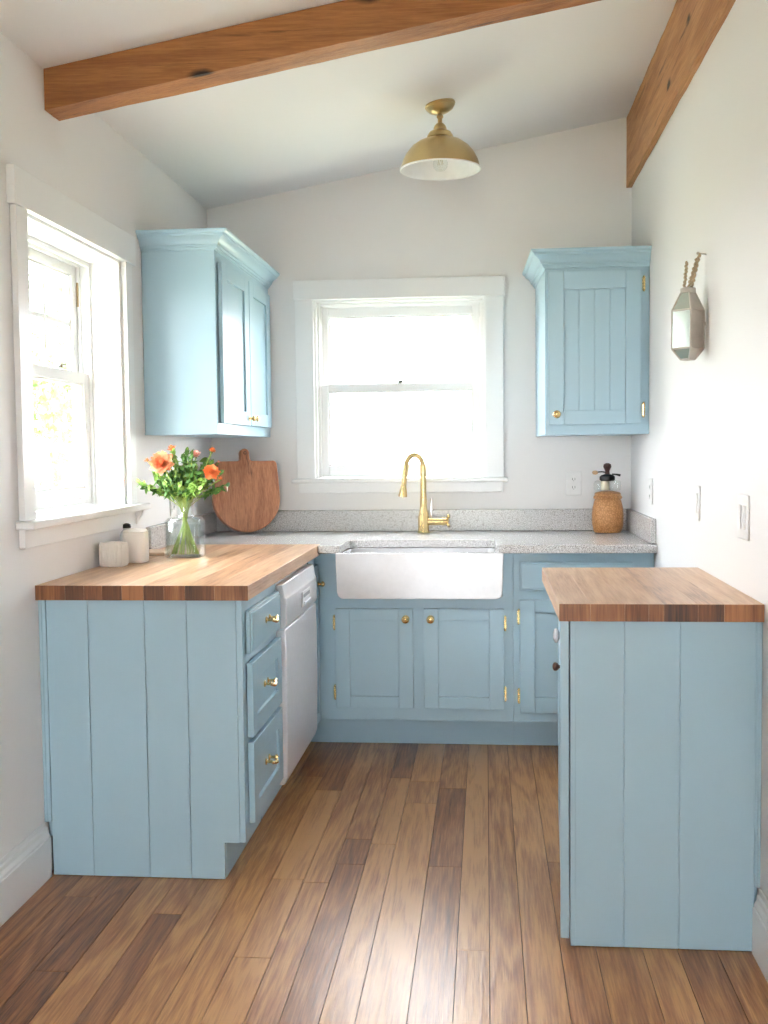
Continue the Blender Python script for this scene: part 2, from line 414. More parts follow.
m.build('jamb', M['trim'], win2, bevel=.002)
m = MB(F)
for k, y0 in enumerate((.030, .068)):
    e = .014 + .004*k
    m.box(BX0+.016, y0, BZ0+.003, BX0+.016+e, y0+.012, BZ1-.016); m.box(BX1-.016-e, y0, BZ0+.003, BX1-.016, y0+.012, BZ1-.016); m.box(BX0+.016+e, y0, BZ1-.016-e, BX1-.016-e, y0+.012, BZ1-.016)
m.build('sash_stop', M['trim'], win2, bevel=.002)
sx0, sx1 = BX0+.018, BX1-.018
s = sash(win2, 'lower_sash', F @ Matrix.Translation((sx0, .042, BZ0+.004)), sx1-sx0, .462, .048, .055, .036, .025)
m = MB(F @ Matrix.Translation((-.42, .050, BZ0+.467))); m.lathe([(0, 0), (.018, 0), (.015, .008), (0, .009)], seg=16); m.tube([(-.012, 0, .011), (.03, -.012, .013)], .004, 8); m.build('sash_lock', M['chrome'], s)
s = sash(win2, 'upper_sash', F @ Matrix.Translation((sx0, .082, BZ0+.430)), sx1-sx0, .428, .048, .036, .055, .025)

# ================================================================== BEAMS
def rough_box(m, x0, x1, n, yz, amp, seed, zslope=0):
    """beam along X; yz = (y0,y1,z0 offset,z1 offset) relative to a sloping line"""
    y0, y1, a0, a1 = yz; rings = []
    for i in range(n+1):
        x = x0 + (x1-x0)*i/n; zc = ceil_z(x); ring = []
        pts = []
        K = 5
        for k in range(K): pts.append((y0 + (y1-y0)*k/K, a0))
        for k in range(K): pts.append((y1, a0 + (a1-a0)*k/K))
        for k in range(K): pts.append((y1 + (y0-y1)*k/K, a1))
        for k in range(K): pts.append((y0, a1 + (a0-a1)*k/K))
        for j, (y, a) in enumerate(pts):
            d = mnoise.noise(Vector((x*5+seed, y*13, a*13)))*amp + mnoise.noise(Vector((x*22+seed, y*40, a*40)))*amp*.5
            top = abs(a-a1) < 1e-6
            if top: d = 0
            sy = d if abs(y-y0) < 1e-6 or abs(y-y1) < 1e-6 else 0
            sz = d if abs(a-a0) < 1e-6 else 0
            ring.append(m.bm.verts.new(m.M @ Vector((x, y + sy + .022*(x-XL), zc + a + sz))))
        rings.append(ring)
    N = len(rings[0])
    for A, B in zip(rings, rings[1:]):
        for i in range(N): m.bm.faces.new([A[i], A[(i+1) % N], B[(i+1) % N], B[i]])
    m.bm.faces.new(rings[0]); m.bm.faces.new(rings[-1][::-1])
m = MB(); rough_box(m, XL+.002, XR-.028, 90, (3.300, 3.415, -.127, -.0015), .0035, 3)
tag(m.build('ceiling_beam', M['beam_x'], origin=(XL, 3.36, 2.38), bevel=0, angle=50),
    'rough reclaimed wooden beam crossing the white sloped ceiling above the left window', 'beam')
m = MB(); n = 110; ring0 = []
rings = []
for i in range(n+1):
    y = .3 + (YB-.002-.3)*i/n
    zt = ceil_z(XR-.02) - .005; zb = 2.546; K = 6; pts = []
    for k in range(K+1): pts.append((XR-.025, zb + (zt-zb)*k/K))
    pts.append((XR-.001, zt)); pts.append((XR-.001, zb))
    ring = []
    for j, (x, z) in enumerate(pts):
        d = mnoise.noise(Vector((y*6, z*12, 2)))*.0025 + mnoise.noise(Vector((y*25, z*40, 9)))*.0012
        ring.append(m.bm.verts.new((x + (d if j <= K else 0), y, z + (d*1.5 if z == zb else 0))))
    rings.append(ring)
N = len(rings[0])
for A, B in zip(rings, rings[1:]):
    for i in range(N): m.bm.faces.new([A[i], A[(i+1) % N], B[(i+1) % N], B[i]])
m.bm.faces.new(rings[0]); m.bm.faces.new(rings[-1][::-1])
tag(m.build('ceiling_beam', M['beam_y'], origin=(XR, 3, 2.55), angle=50),
    'deep honey-coloured wooden beam running along the top of the right wall', 'beam')

# ================================================================== CABINET PARTS
def panel_front(root, name, F, w, h, st=.055, rt=.055, rb=.055, th=.02, style='shaker', beads=4, label=None):
    m = MB(F)
    if style == 'slab':
        m.box(0, -th*.72, 0, w, -.0025, h)
        m.box(.008, -th, .008, w-.008, -th*.72, h-.008)
    else:
        m.box(0, -th, 0, st, -.0025, h); m.box(w-st, -th, 0, w, -.0025, h)
        m.box(st+.0004, -th, 0, w-st-.0004, -.0025, rb); m.box(st+.0004, -th, h-rt, w-st-.0004, -.0025, h)
        if style == 'bead':
            ww = (w-2*st)/beads
            for i in range(beads): m.box(st+i*ww+.0008, -th+.009, rb, st+(i+1)*ww-.0008, -.0028, h-rt)
            m.box(st, -th+.012, rb, w-st, -.0029, h-rt)
        else: m.box(st, -th+.009, rb, w-st, -.0028, h-rt)
    return m.build(name, M['blue'], root, bevel=.0016, label=label)
def knob(parent, F, r=.014, mat='brass', name='knob'):
    m = MB(F @ Matrix.Rotation(R(90), 4, 'X'))
    m.lathe([(0, 0), (r*.95, 0), (r*.95, .002), (r*.45, .004), (r*.38, .012), (r*.85, .016), (r, .021), (r*.9, .026), (r*.45, .029), (r*.4, .0275), (0, .0295)], seg=24)
    return m.build(name, M[mat], parent)
def bow_pull(parent, F):
    m = MB(F)
    Rm = Matrix.Rotation(R(90), 4, 'X')
    for sx in (-1, 1):
        m.lathe([(0, 0), (.0105, 0), (.0105, .003), (.005, .005), (.0045, .018), (.007, .022), (0, .024)], (sx*.026, 0, 0), 16, Rm)
    m.tube([(-.040, -.024, .004), (-.034, -.026, .0), (-.026, -.024, -.002), (-.012, -.030, -.006), (0, -.032, -.007), (.012, -.030, -.006), (.026, -.024, -.002), (.034, -.026, 0), (.040, -.024, .004)],
           [.003, .0055, .0045, .006, .0065, .006, .0045, .0055, .003], 10)
    return m.build('drawer_pull', M['brass'], parent)
def hinge(parent, F):
    m = MB(F); m.box(-.006, -.012, -.026, .006, -.0008, .026)
    for k in range(3): m.cyl((0, -.013, -.024+.017*k), (0, -.013, -.010+.017*k), .0045, seg=10)
    m.sphere((0, -.013, .029), .005, seg=8); m.sphere((0, -.013, -.029), .005, seg=8)
    return m.build('hinge', M['brass'], parent)

CT = .91
# ---------- left run
FX = -.735; YE = 3.150; FY = 4.54
FL = lambda y, z: Matrix.Translation((FX, y, z)) @ Matrix.Rotation(R(90), 4, 'Z')
c1 = thing('drawer_cabinet', 'pale blue base cabinet with three drawers and planked end panel, left of the floor', 'cabinet', (-1.05, 3.4, 0))
m = MB(); m.box(XL+.004, YE+.018, .118, FX, 3.672, .8635); m.build('carcass', M['blue'], c1, bevel=.002)
m = MB(); m.box(XL+.020, YE+.018, .001, -.800, 3.672, .1175); m.build('toe_kick', M['blue'], c1, bevel=.001)
m = MB()    # planked end panel with toe notch
ed = [XL+.0225, -1.214, -1.036, -.905, -.752]
for a, b in list(zip(ed, ed[1:]))[:3]: m.box(a+.0008, YE, .002, b-.0008, YE+.0175, .8635)
m.prism([(-.9042, .002), (-.801, .002), (-.801, .116), (-.7528, .116), (-.7528, .8635), (-.9042, .8635)], YE, YE+.0175, 'Y')
m.box(ed[0], YE+.003, .002, -.802, YE+.0178, .8); m.box(ed[0], YE+.003, .119, FX, YE+.0178, .863)
m.box(-.752+.0008, YE-.001, .118, FX+.0005, YE+.0175, .8635)
m.build('end_panel', M['blue'], c1, bevel=.001)
m = MB(); m.box(XL+.001, YE-.003, .170, XL+.0222, YE+.017, .8635); m.box(XL+.001, YE-.006, .170, XL+.011, YE-.003, .8635); m.build('scribe_strip', M['blue'], c1, bevel=.002)
for i, (z0, z1, st) in enumerate(((.690, .824, 'slab'), (.432, .662, 'shaker'), (.163, .416, 'shaker'))):
    d = panel_front(c1, 'drawer', FL(3.192, z0), .462, z1-z0, .065, .058, .058, .022, st)
    bow_pull(d, FL(3.192+.236, (z0+z1)/2+.006) @ Matrix.Translation((0, -.022 if i == 0 else -.013, 0)))
dw = thing('dishwasher', 'white built-in dishwasher between the blue drawers and the corner', 'dishwasher', (-.98, 4.02, 0))
m = MB(); m.box(XL+.06, 3.682, .125, FX-.002, 4.366, .845); m.build('body', M['enamel'], dw, bevel=.003)
m = MB(); F = Matrix.Translation((FX, 3.684, .125)) @ Matrix.Rotation(R(90), 4, 'Z'); W = .680
prof = [(0, 0)]
pts = [(-.001, 0), (-.020, .002), (-.030, .03), (-.034, .25), (-.034, .45), (-.031, .556), (-.001, .558)]
m.M = F; m.prism([(p[0], p[1]) for p in pts], .0, W, 'X'); m.build('door', M['enamel'], dw, bevel=.004, angle=30)
m = MB(F); m.prism([(-.001, .562), (-.030, .562), (-.036, .575), (-.036, .665), (-.030, .672), (-.024, .716), (-.001, .718)], 0, W, 'X'); cp = m.build('control_panel', M['enamel'], dw, bevel=.003)
m = MB(F @ Matrix.Translation((W/2+.06, -.036, .615)))
m.box(-.085, -.004, -.028, .085, -.0005, .034); m.box(-.07, -.012, -.020, .07, -.004, -.006); m.build('latch_handle', M['enamel'], cp, bevel=.003)
m = MB(F @ Matrix.Translation((W/2+.06, -.0405, .628))); m.box(-.07, -.001, -.003, .07, -.0002, .010); m.build('latch_recess', plain('grey_plastic', srgb(170, 170, 182), .4), cp)
m = MB(); m.box(XL+.06, 3.684, .003, -.800, 4.364, .122); m.build('kick_plate', M['blue'], dw)
c2 = thing('corner_cabinet', 'narrow blue corner cabinet with one tall door beside the dishwasher', 'cabinet', (-1.05, 4.8, 0))
m = MB(); m.box(XL+.004, 4.372, .118, FX, FY-.002, .8635); m.build('carcass', M['blue'], c2, bevel=.002)
m = MB(); m.box(XL+.02, 4.372, .001, -.802, FY-.002, .1175); m.build('toe_kick', M['blue'], c2)
d = panel_front(c2, 'door', FL(4.380, .150), .136, .675, .030, .045, .045, .02)
knob(d, FL(4.380+.115, .742) @ Matrix.Translation((0, -.02, 0)), .012)
# ---------- back run
FY = 4.54
FB = lambda x, z: Matrix.Translation((x, FY, z))
c3 = thing('sink_cabinet', 'pale blue sink cabinet with two shaker doors under the white apron sink', 'cabinet', (-.3, 4.8, 0))
m = MB()
m.box(-.7345, FY, .148, .112, YB-.028, .684); m.box(-.7345, FY, .684, -.628, YB-.028, .8735); m.box(.068, FY, .684, .112, YB-.028, .8735); m.box(-.628, 4.80, .684, .068, YB-.028, .8735); m.box(XL+.004, FY, .148, -.7346, YB-.028, .8635)
m.build('carcass', M['blue'], c3, bevel=.001)
m = MB(); m.box(-.800, 4.705, .001, .112, YB-.03, .1475); m.build('toe_kick', M['blue'], c3)
for k, (x0, x1) in enumerate(((-.647, -.313), (-.267, .073))):
    d = panel_front(c3, 'door', FB(x0, .204), x1-x0, .429, .062, .050, .050, .02)
    knob(d, FB((x1-.030) if k == 0 else (x0+.030), .590) @ Matrix.Translation((0, -.02, 0)), .017)
    hx = x0-.0045 if k == 0 else x1+.0045
    for hz in (.270, .572): hinge(d, FB(hx, hz))
c4 = thing('base_cabinet', 'pale blue base cabinet with one wide drawer over a door, right of the sink', 'cabinet', (.4, 4.8, 0))
m = MB(); m.box(.1125, FY, .148, XR-.002, YB-.028, .8735); m.build('carcass', M['blue'], c4, bevel=.001)
m = MB(); m.box(.1125, 4.705, .001, XR-.02, YB-.03, .1475); m.build('toe_kick', M['blue'], c4)
panel_front(c4, 'drawer', FB(.140, .712), .468, .120, th=.02, style='slab')
d = panel_front(c4, 'door', FB(.140, .190), .468, .482, .062, .055, .068, .02)
for hz in (.262, .600): hinge(d, FB(.1355, hz))
# ---------- right peninsula cabinet (its aisle side stands slightly out of square)
sk = math.atan2(.042, .76)
FR = lambda d_, z: Matrix.Translation((.214, 2.786, z)) @ Matrix.Rotation(-sk, 4, 'Z') @ Matrix.Translation((0, d_, 0)) @ Matrix.Rotation(R(-90), 4, 'Z')
c5 = thing('peninsula_cabinet', 'pale blue planked cabinet under the small wooden counter against the right wall', 'cabinet', (.45, 3.1, 0))
m = MB(); m.prism([(.216, 2.802), (XR-.003, 2.802), (XR-.003, 3.53), (.258, 3.53)], .002, .8635); m.build('carcass', M['blue'], c5, bevel=.001)
m = MB(); ed = [.2155, .353, .494, .684]
for a, b in zip(ed, ed[1:]): m.box(a+.001, 2.782, .002, b-.001, 2.8005, .8635)
m.box(.2165, 2.785, .002, .684, 2.801, .863)
m.box(.2155, 2.7805, .002, .229, 2.7825, .8635)
m.build('end_panel', M['blue'], c5, bevel=.0012)
m = MB(); m.box(.6838, 2.7835, .172, XR-.001, 2.7995, .8635); m.box(.690, 2.779, .172, XR-.001, 2.7835, .8635); m.build('scribe_strip', M['blue'], c5, bevel=.002)
m = MB(FR(0, 0)); m.box(-.040, -.024, .018, -.002, -.0012, .862); m.build('face_stile', M['blue'], c5, bevel=.0015)
d = panel_front(c5, 'drawer', FR(.047, .762) @ Matrix.Translation((-.66, 0, 0)), .66, .092, style='slab', th=.022)
knob(d, FR(.12, .803) @ Matrix.Translation((0, -.012, 0)), .020, 'pane' if False else 'porcelain')
d = panel_front(c5, 'door', FR(.047, .12) @ Matrix.Translation((-.66, 0, 0)), .66, .628, th=.022)
knob(d, FR(.10, .722) @ Matrix.Translation((0, -.014, 0)), .012, 'darkwood')

# ---------- worktops
def stave_top(name, x0, x1, y0, y1, z0, z1, cuts, tones, label):
    m = MB(); tn = []; sd = []; kind = []
    rnd = random.Random(len(cuts))
    for i, (a, b) in enumerate(zip(cuts, cuts[1:])):
        m.box(a, y0, z0, b, y1, z1); tn += [tones[i % len(tones)]]*6; sd += [rnd.random()]*6
    bmesh.ops.recalc_face_normals(m.bm, faces=m.bm.faces)
    bb = [x0, x1]
    for v in m.bm.verts:
        if v.co.x <= x0+1e-5 or v.co.x >= x1-1e-5: pass
    o = m.build(name, None, origin=((x0+x1)/2, (y0+y1)/2, z0), mats=[M['block'], M['blockend'], M['block']], smooth=False)
    for p in o.data.polygons: p.material_index = 1 if abs(p.normal.y) > .7 else 0
    set_attrs(o, tn, sd)
    b = o.modifiers.new('bevel', 'BEVEL'); b.width = .0012; b.segments = 2; b.limit_method = 'ANGLE'
    tag(o, label, 'countertop'); return o
cuts = [XL+.002, -1.272, -1.213, -1.157, -1.095, -1.028, -.965, -.90, -.81, -.708]
stave_top('butcher_block_countertop', cuts[0], cuts[-1], 3.122, 4.528, .865, CT, cuts, [.6, .95, .55, .85, .15, .75, .35, .85, .5],
          'butcher block worktop on the left cabinets, holding the flower vase')
cuts = [.186, .265, .352, .412, .450, .535, .600, .6985]
stave_top('butcher_block_countertop', cuts[0], cuts[-1], 2.762, 3.615, .865, CT, cuts, [.45, .35, .5, .6, .95, .85, .35][:7],
          'small bare butcher block counter on the right peninsula cabinet')
# granite
g = thing('granite_countertop', 'speckled grey granite worktop around the white sink', 'countertop', (0, 4.9, .875))
def arc(cx, cy, r, a0, a1, n=6): return [(cx+r*math.cos(R(a0+(a1-a0)*i/n)), cy+r*math.sin(R(a0+(a1-a0)*i/n))) for i in range(n+1)]
GX0, GX1 = -.612, .040
poly = [(XL+.002, 4.530), (-.7075, 4.530), (-.7075, 4.462)]
poly += arc(GX0-.045, 4.462+.012, .012, -90, 0, 3) if False else [(GX0-.02, 4.462), (GX0-.004, 4.468), (GX0, 4.482)]
poly += arc(GX0+.05, 4.735-.05, .05, 180, 90) + arc(GX1-.05, 4.735-.05, .05, 90, 0) + [(GX1, 4.482), (GX1+.004, 4.468), (GX1+.02, 4.462)]
poly += [(XR-.002, 4.462), (XR-.002, YB-.002), (XL+.002, YB-.002)]
m = MB(); m.prism(poly, .875, CT); m.build('slab', M['granite'], g, bevel=.003)
m = MB(); m.box(XL+.024, YB-.024, CT+.0005, XR-.024, YB-.001, 1.014); m.build('backsplash', M['granite'], g, bevel=.003)
m = MB(); m.box(XR-.0235, 4.50, CT+.0005, XR-.001, YB-.001, 1.014); m.build('backsplash', M['granite'], g, bevel=.003)
m = MB(); m.box(XL+.001, 4.20, CT+.001, XL+.0235, YB-.001, 1.010); m.build('backsplash', M['granite'], g, bevel=.003)

# ---------- sink
sk_ = thing('farmhouse_sink', 'white fireclay apron front sink under the back window', 'sink', (-.28, 4.7, .68))
m = MB(); x0, x1, z0, z1, y0, y1 = -.632, .072, .6855, .879, 4.440, 4.758
rr = .028
outl = [(x0, z1), (x0+.006, z0+rr)] + arc(x0+rr+.006, z0+rr, rr, 180, 270) + arc(x1-rr-.006, z0+rr, rr, 270, 360) + [(x1, z1)]
NB = len(outl)
# apron front as a profile prism, then basin built behind it
m.prism(outl, y0, y0+.090, 'Y') if False else m.prism(outl, y0, y0+.030, 'Y')
m.build('apron_front', M['porcelain'], sk_, bevel=.007, seg=4)
m = MB(); th = .024
ox0, ox1, oy0, oy1 = x0+.007, x1-.007, y0+.028, y1
def rrect(ax0, ay0, ax1, ay1, r, z, n=5):
    return [(x, y, z) for x, y in arc(ax1-r, ay1-r, r, 0, 90, n) + arc(ax0+r, ay1-r, r, 90, 180, n) + arc(ax0+r, ay0+r, r, 180, 270, n) + arc(ax1-r, ay0+r, r, 270, 360, n)]
zt = .8735
loops = [rrect(ox0, oy0, ox1, oy1, .01, .690), rrect(ox0, oy0, ox1, oy1, .01, zt-.004), rrect(ox0+.003, oy0+.003, ox1-.003, oy1-.003, .012, zt),
         rrect(ox0+th, oy0-.002, ox1-th, oy1-th, .045, zt), rrect(ox0+th+.003, oy0+.001, ox1-th-.003, oy1-th-.003, .045, zt-.006),
         rrect(ox0+th+.008, oy0+.006, ox1-th-.008, oy1-th-.008, .045, .735), rrect(ox0+th+.03, oy0+.028, ox1-th-.03, oy1-th-.03, .04, .708), rrect(ox0+.28, oy0+.12, ox1-.28, oy1-.12, .02, .704)]
vs = [[m.bm.verts.new(p) for p in L] for L in loops]
for A, B in zip(vs, vs[1:]):
    for i in range(len(A)): j = (i+1) % len(A); m.bm.faces.new([A[i], A[j], B[j], B[i]])
m.bm.faces.new(vs[-1]); m.bm.faces.new(vs[0][::-1])
m.build('basin', M['porcelain'], sk_)
m = MB(); m.lathe([(0, .001), (.045, .001), (.045, .004), (.030, .003), (.012, .0015), (0, .0015)], (-.28, 4.62, .704)); m.build('drain', M['brass'], sk_)

# ---------- faucet
FXc, FYc = -.298, 5.12
fa = thing('kitchen_faucet', 'tall brass gooseneck faucet behind the white sink', 'faucet', (FXc, FYc, CT))
m = MB(); m.lathe([(0, 0), (.030, 0), (.030, .006), (.027, .008), (.027, .075), (.024, .085), (.0185, .115), (.0165, .14), (0, .14)], (FXc, FYc, CT+.0008), 8); m.build('base_body', M['brass'], fa, bevel=.0015)
pts = [(FXc, FYc, CT+.13 + .19*i/6) for i in range(7)]
cx, cz, rx, rz = FXc-.040, CT+.315, .040, .060
for i in range(1, 15):
    a = R(180*i/14); pts.append((cx + rx*math.cos(a), FYc - .012*i/14*3, cz + rz*math.sin(a)))
e = pts[-1]
pts += [(e[0]-.005, e[1]-.004, e[2]-.03), (e[0]-.008, e[1]-.008, e[2]-.062), (e[0]-.010, e[1]-.010, e[2]-.080)]
m = MB(); m.tube(pts, [.0165]*2+[.0145]*5+[.0125]*17, 20); m.build('gooseneck', M['brass'], fa)
e = pts[-1]
m = MB(Matrix.Translation(e) @ Matrix.Rotation(R(6), 4, 'Y')); m.lathe([(0, .012), (.011, .012), (.012, 0), (.014, -.004), (.013, -.010), (.016, -.020), (.021, -.052), (.021, -.058), (.016, -.058), (0, -.055)], seg=24); m.build('spray_head', M['brass'], fa)
m = MB(); m.tube([(FXc+.02, FYc-.004, CT+.055), (FXc+.088, FYc-.006, CT+.055)], .0165, 20); m.tube([(FXc+.088, FYc-.006, CT+.055), (FXc+.096, FYc-.006, CT+.055), (FXc+.118, FYc-.006, CT+.055)], [.020, .020, .014], 20)
arm = m.build('side_valve', M['brass'], fa)
m = MB()
hc = Vector((FXc+.112, FYc-.006, CT+.058))
for a in (35, 125, 215, 305):
    d_ = Vector((.25, math.cos(R(a))*.97, math.sin(R(a))*.97)) * .030
    m.tube([hc, hc + d_*.8, hc + d_], [.0045, .004, .007], 10); m.sphere(hc + d_*1.08, .0075, seg=10)
m.sphere(hc, .011, seg=12); m.build('cross_handle', M['brass'], arm)
m = MB(); m.tube([(FXc+.034, FYc+.012, CT+.06), (FXc+.036, FYc+.014, CT+.075), (FXc+.037, FYc+.014, CT+.15), (FXc+.037, FYc+.014, CT+.165)], [.007, .0045, .0035, .005], 10); m.build('diverter_lever', M['chrome'], fa, label='slim silver lever')

# ================================================================== UPPER CABINETS
CROWN = [(0, -.003), (.006, 0), (.008, .006), (.013, .008), (.015, .016), (.021, .019), (.024, .029), (.034, .041), (.049, .050), (.051, .057), (.058, .060), (.063, .066), (.064, .074), (0, .074)]
def crown(root, path, side, z, prof=CROWN, k=1.0):
    m = MB(); P = [Vector(p) for p in path]; n = len(P); rings = []
    for i, p in enumerate(P):
        def nrm(a, b): d = (b-a).normalized(); return Vector((d.y, -d.x))*side
        if i == 0: off = nrm(P[0], P[1])
        elif i == n-1: off = nrm(P[-2], P[-1])
        else:
            a, b = nrm(P[i-1], p), nrm(p, P[i+1]); off = (a+b)/(1+a.dot(b))
        rings.append([m.bm.verts.new((p.x+off.x*o*k, p.y+off.y*o*k, z+h*k)) for o, h in prof])
    N = len(prof)
    for A, B in zip(rings, rings[1:]):
        for j in range(N): m.bm.faces.new([A[j], A[(j+1) % N], B[(j+1) % N], B[j]])
    m.bm.faces.new(rings[0]); m.bm.faces.new(rings[-1][::-1])
    return m.build('crown_moulding', M['blue'], root, angle=25)
UXF = -1.067; UY0 = 4.222
u1 = thing('wall_cabinet', 'pale blue two-door wall cabinet with crown moulding, hung beside the left window', 'cabinet', (-1.22, 4.7, 1.38))
m = MB(); m.box(XL+.001, UY0, 1.380, UXF, YB-.002, 2.125); m.box(XL+.001, UY0, 2.1252, UXF, YB-.002, 2.182); m.build('carcass', M['blue'], u1, bevel=.002)
m = MB(); m.box(XL+.001, UY0-.0015, 1.380, UXF-.018, UY0-.0002, 1.388); m.build('bottom_rail', M['blue'], u1)
crown(u1, [(XL+.0015, UY0), (UXF, UY0), (UXF, YB-.003)], 1, 2.113, k=.95)
FU = lambda y, z: Matrix.Translation((UXF, y, z)) @ Matrix.Rotation(R(90), 4, 'Z')
for k, (y0, y1) in enumerate(((4.255, 4.745), (4.755, 5.215))):
    d = panel_front(u1, 'door', FU(y0, 1.425), y1-y0, .645, .085, .060, .060, .020)
    knob(d, FU((y1-.030) if k == 0 else (y0+.030), 1.457) @ Matrix.Translation((0, -.020, 0)), .013)
VX, VY = .258, 4.70
u2 = thing('wall_cabinet', 'pale blue wall cabinet with one beadboard door, in the right back corner', 'cabinet', (.48, 5, 1.367))
m = MB(); m.prism([(VX, VY), (XR-.001, VY), (XR-.001, YB-.002), (.243, YB-.002)], 1.367, 2.13); m.build('carcass', M['blue'], u2, bevel=.002)
crown(u2, [(.243, YB-.003), (VX, VY), (XR-.0015, VY)], 1, 2.082, k=.98)
d = panel_front(u2, 'door', Matrix.Translation((.272, VY, 1.410)), .390, .655, .064, .078, .060, .020, 'bead', 4)
knob(d, Matrix.Translation((.305, VY-.02, 1.455)), .017)
for hz in (1.47, 2.005): hinge(d, Matrix.Translation((.674, VY, hz)))

# ================================================================== LAMP
LX, LY, LZ = -.179, 4.48, 2.458
lm = thing('ceiling_lamp', 'brass dome ceiling lamp with white inner shade over the sink', 'lamp', (LX, LY, ceil_z(LX)))
sl = math.atan(.1795)
m = MB(Matrix.Translation((LX, LY, ceil_z(LX)-.0005)) @ Matrix.Rotation(-sl, 4, 'Y'))
m.lathe([(0, 0), (.062, 0), (.063, -.006), (.058, -.009), (.060, -.013), (.050, -.026), (.030, -.036), (.014, -.040), (0, -.040)], seg=48); m.build('canopy', M['brass_lamp'], lm)
m = MB(); m.lathe([(0, .070), (.014, .070), (.014, .056), (.009, .052), (.009, .040), (.0135, .034), (.0135, .027), (.009, .022), (.009, .006), (.016, .002), (.023, -.006), (.027, -.016), (.027, -.0235), (0, -.0235)], (LX, LY, 2.640), 24); m.build('stem', M['brass_lamp'], lm)
m = MB(); m.lathe([(0, .034), (.030, .034), (.044, .026), (.053, .012), (.054, .004), (.050, .0), (.046, -.004), (.040, -.006), (0, -.006)], (LX, LY, 2.582), 40); m.build('shade_cap', M['brass_lamp'], lm)
pr = [(.163, 0), (.163, .003), (.160, .010), (.153, .034), (.139, .062), (.118, .088), (.090, .108), (.062, .120), (.042, .125)]
m = MB(); m.lathe(pr, (LX, LY, LZ), 64); sh = m.build('shade', M['brass_lamp'], lm)
sm = sh.modifiers.new('solid', 'SOLIDIFY'); sm.thickness = .0015; sm.offset = 1
m = MB(); m.lathe([(.1665, .002), (.1665, -.003), (.162, -.004)] + [(r-.0012, z-.0005) for r, z in pr] + [(0, .124)], (LX, LY, LZ), 64); m.build('shade_lining', M['plate'], sh, label='white enamel lining and rim')
m = MB(); m.lathe([(0, .118), (.018, .118), (.018, .075), (.014, .070), (0, .070)], (LX, LY, LZ), 20); m.build('bulb_socket', M['brass_lamp'], lm)
m = MB(); m.lathe([(.013, .075), (.014, .062), (.024, .045), (.030, .025), (.028, .008), (.018, -.004), (0, -.008)], (LX, LY, LZ), 28); bl = m.build('bulb', M['vase'], lm)
m = MB()
m.tube([(LX-.01+.0035*i, LY+.004*math.sin(i*2), LZ+.030+(.012 if i % 2 else -.012)) for i in range(7)], .0009, 6); m.build('filament', M['brass'], bl)

# ================================================================== LANTERN ON RIGHT WALL
HX, HY = .644, 3.52
ln = thing('wall_lantern', 'small faceted zinc and glass lantern hanging by twisted rope on the right wall', 'lantern', (HX, HY, 1.585))
def sq(r, z): return [(HX + r*math.cos(R(a)), HY + r*math.sin(R(a)), z) for a in (0, 90, 180, 270)]
def frame_loops(m, loops, w=.004):
    for A in loops:
        for i in range(4): m.cyl(A[i], A[(i+1) % 4], w, seg=6)
    for A, B in zip(loops, loops[1:]):
        for i in range(4): m.cyl(A[i], B[i], w, seg=6)
L4 = [sq(.022, 1.588), sq(.050, 1.622), sq(.050, 1.742), sq(.018, 1.806)]
m = MB(); frame_loops(m, L4, .003); m.build('frame', M['tin'], ln)
def facets(m, k, a, b): # side k of loops a,b as a thin plate
    A, B = L4[a], L4[b]; p = [Vector(A[k]), Vector(A[(k+1) % 4]), Vector(B[(k+1) % 4]), Vector(B[k])]
    c = sum(p, Vector())/4; n = (c - Vector((HX, HY, c.z))); n.z = 0; n.normalize()
    f = [m.bm.verts.new(q) for q in p]; g2 = [m.bm.verts.new(q - n*.002) for q in p]
    m.bm.faces.new(f); m.bm.faces.new(g2[::-1])
    for i in range(4): m.bm.faces.new([f[i], g2[i], g2[(i+1) % 4], f[(i+1) % 4]])
m = MB(); [facets(m, 3, a, a+1) for a in range(3)]; facets(m, 0, 0, 1); facets(m, 0, 1, 2); m.build('zinc_side', M['tin'], ln)
m = MB(); facets(m, 2, 1, 2); m.build('mirror_panel', M['mirror'], ln); M['facet'] = plain('bevelled_green_glass', srgb(205, 214, 202), .1, .6)
for a_ in (0, 2):
    m = MB(); facets(m, 2, a_, a_+1); m.build('glass_facet', M['facet'], ln)
m = MB(); facets(m, 1, 0, 1); facets(m, 1, 1, 2); facets(m, 1, 2, 3); facets(m, 0, 2, 3); m.build('roof_facet', M['tin'], ln)
m = MB(); m.lathe([(0, .0), (.024, .0), (.024, .014), (.012, .018), (0, .018)], (HX, HY, 1.798), 16); m.build('roof_cap', M['tin'], ln)
for k, dx in enumerate((-.012, .000, .010)):
    m = MB(); P = []
    for i in range(40):
        f_ = i/39; P.append((HX + dx*(1-.3*f_) + (.028*f_ if k else .004*f_) + .0022*math.sin(f_*44+k*2), HY + .0022*math.cos(f_*44+k*2), 1.812 + (.085+.012*k)*f_))
    m.tube(P, [.0040+.0010*math.sin(i*1.6) for i in range(40)], 8); m.build('hanging_rope', M['rope'], ln)
m = MB(); m.cyl((XR-.0005, HY, 1.918), (HX+.030, HY, 1.922), .0025, seg=8); m.sphere((HX+.030, HY, 1.922), .005, seg=8); m.build('wall_hook', M['tin'], ln)
m = MB(); m.cyl((XR-.0008, HY, 1.70), (HX+.05, HY, 1.70), .006, seg=8); m.build('wall_spacer', M['tin'], ln)

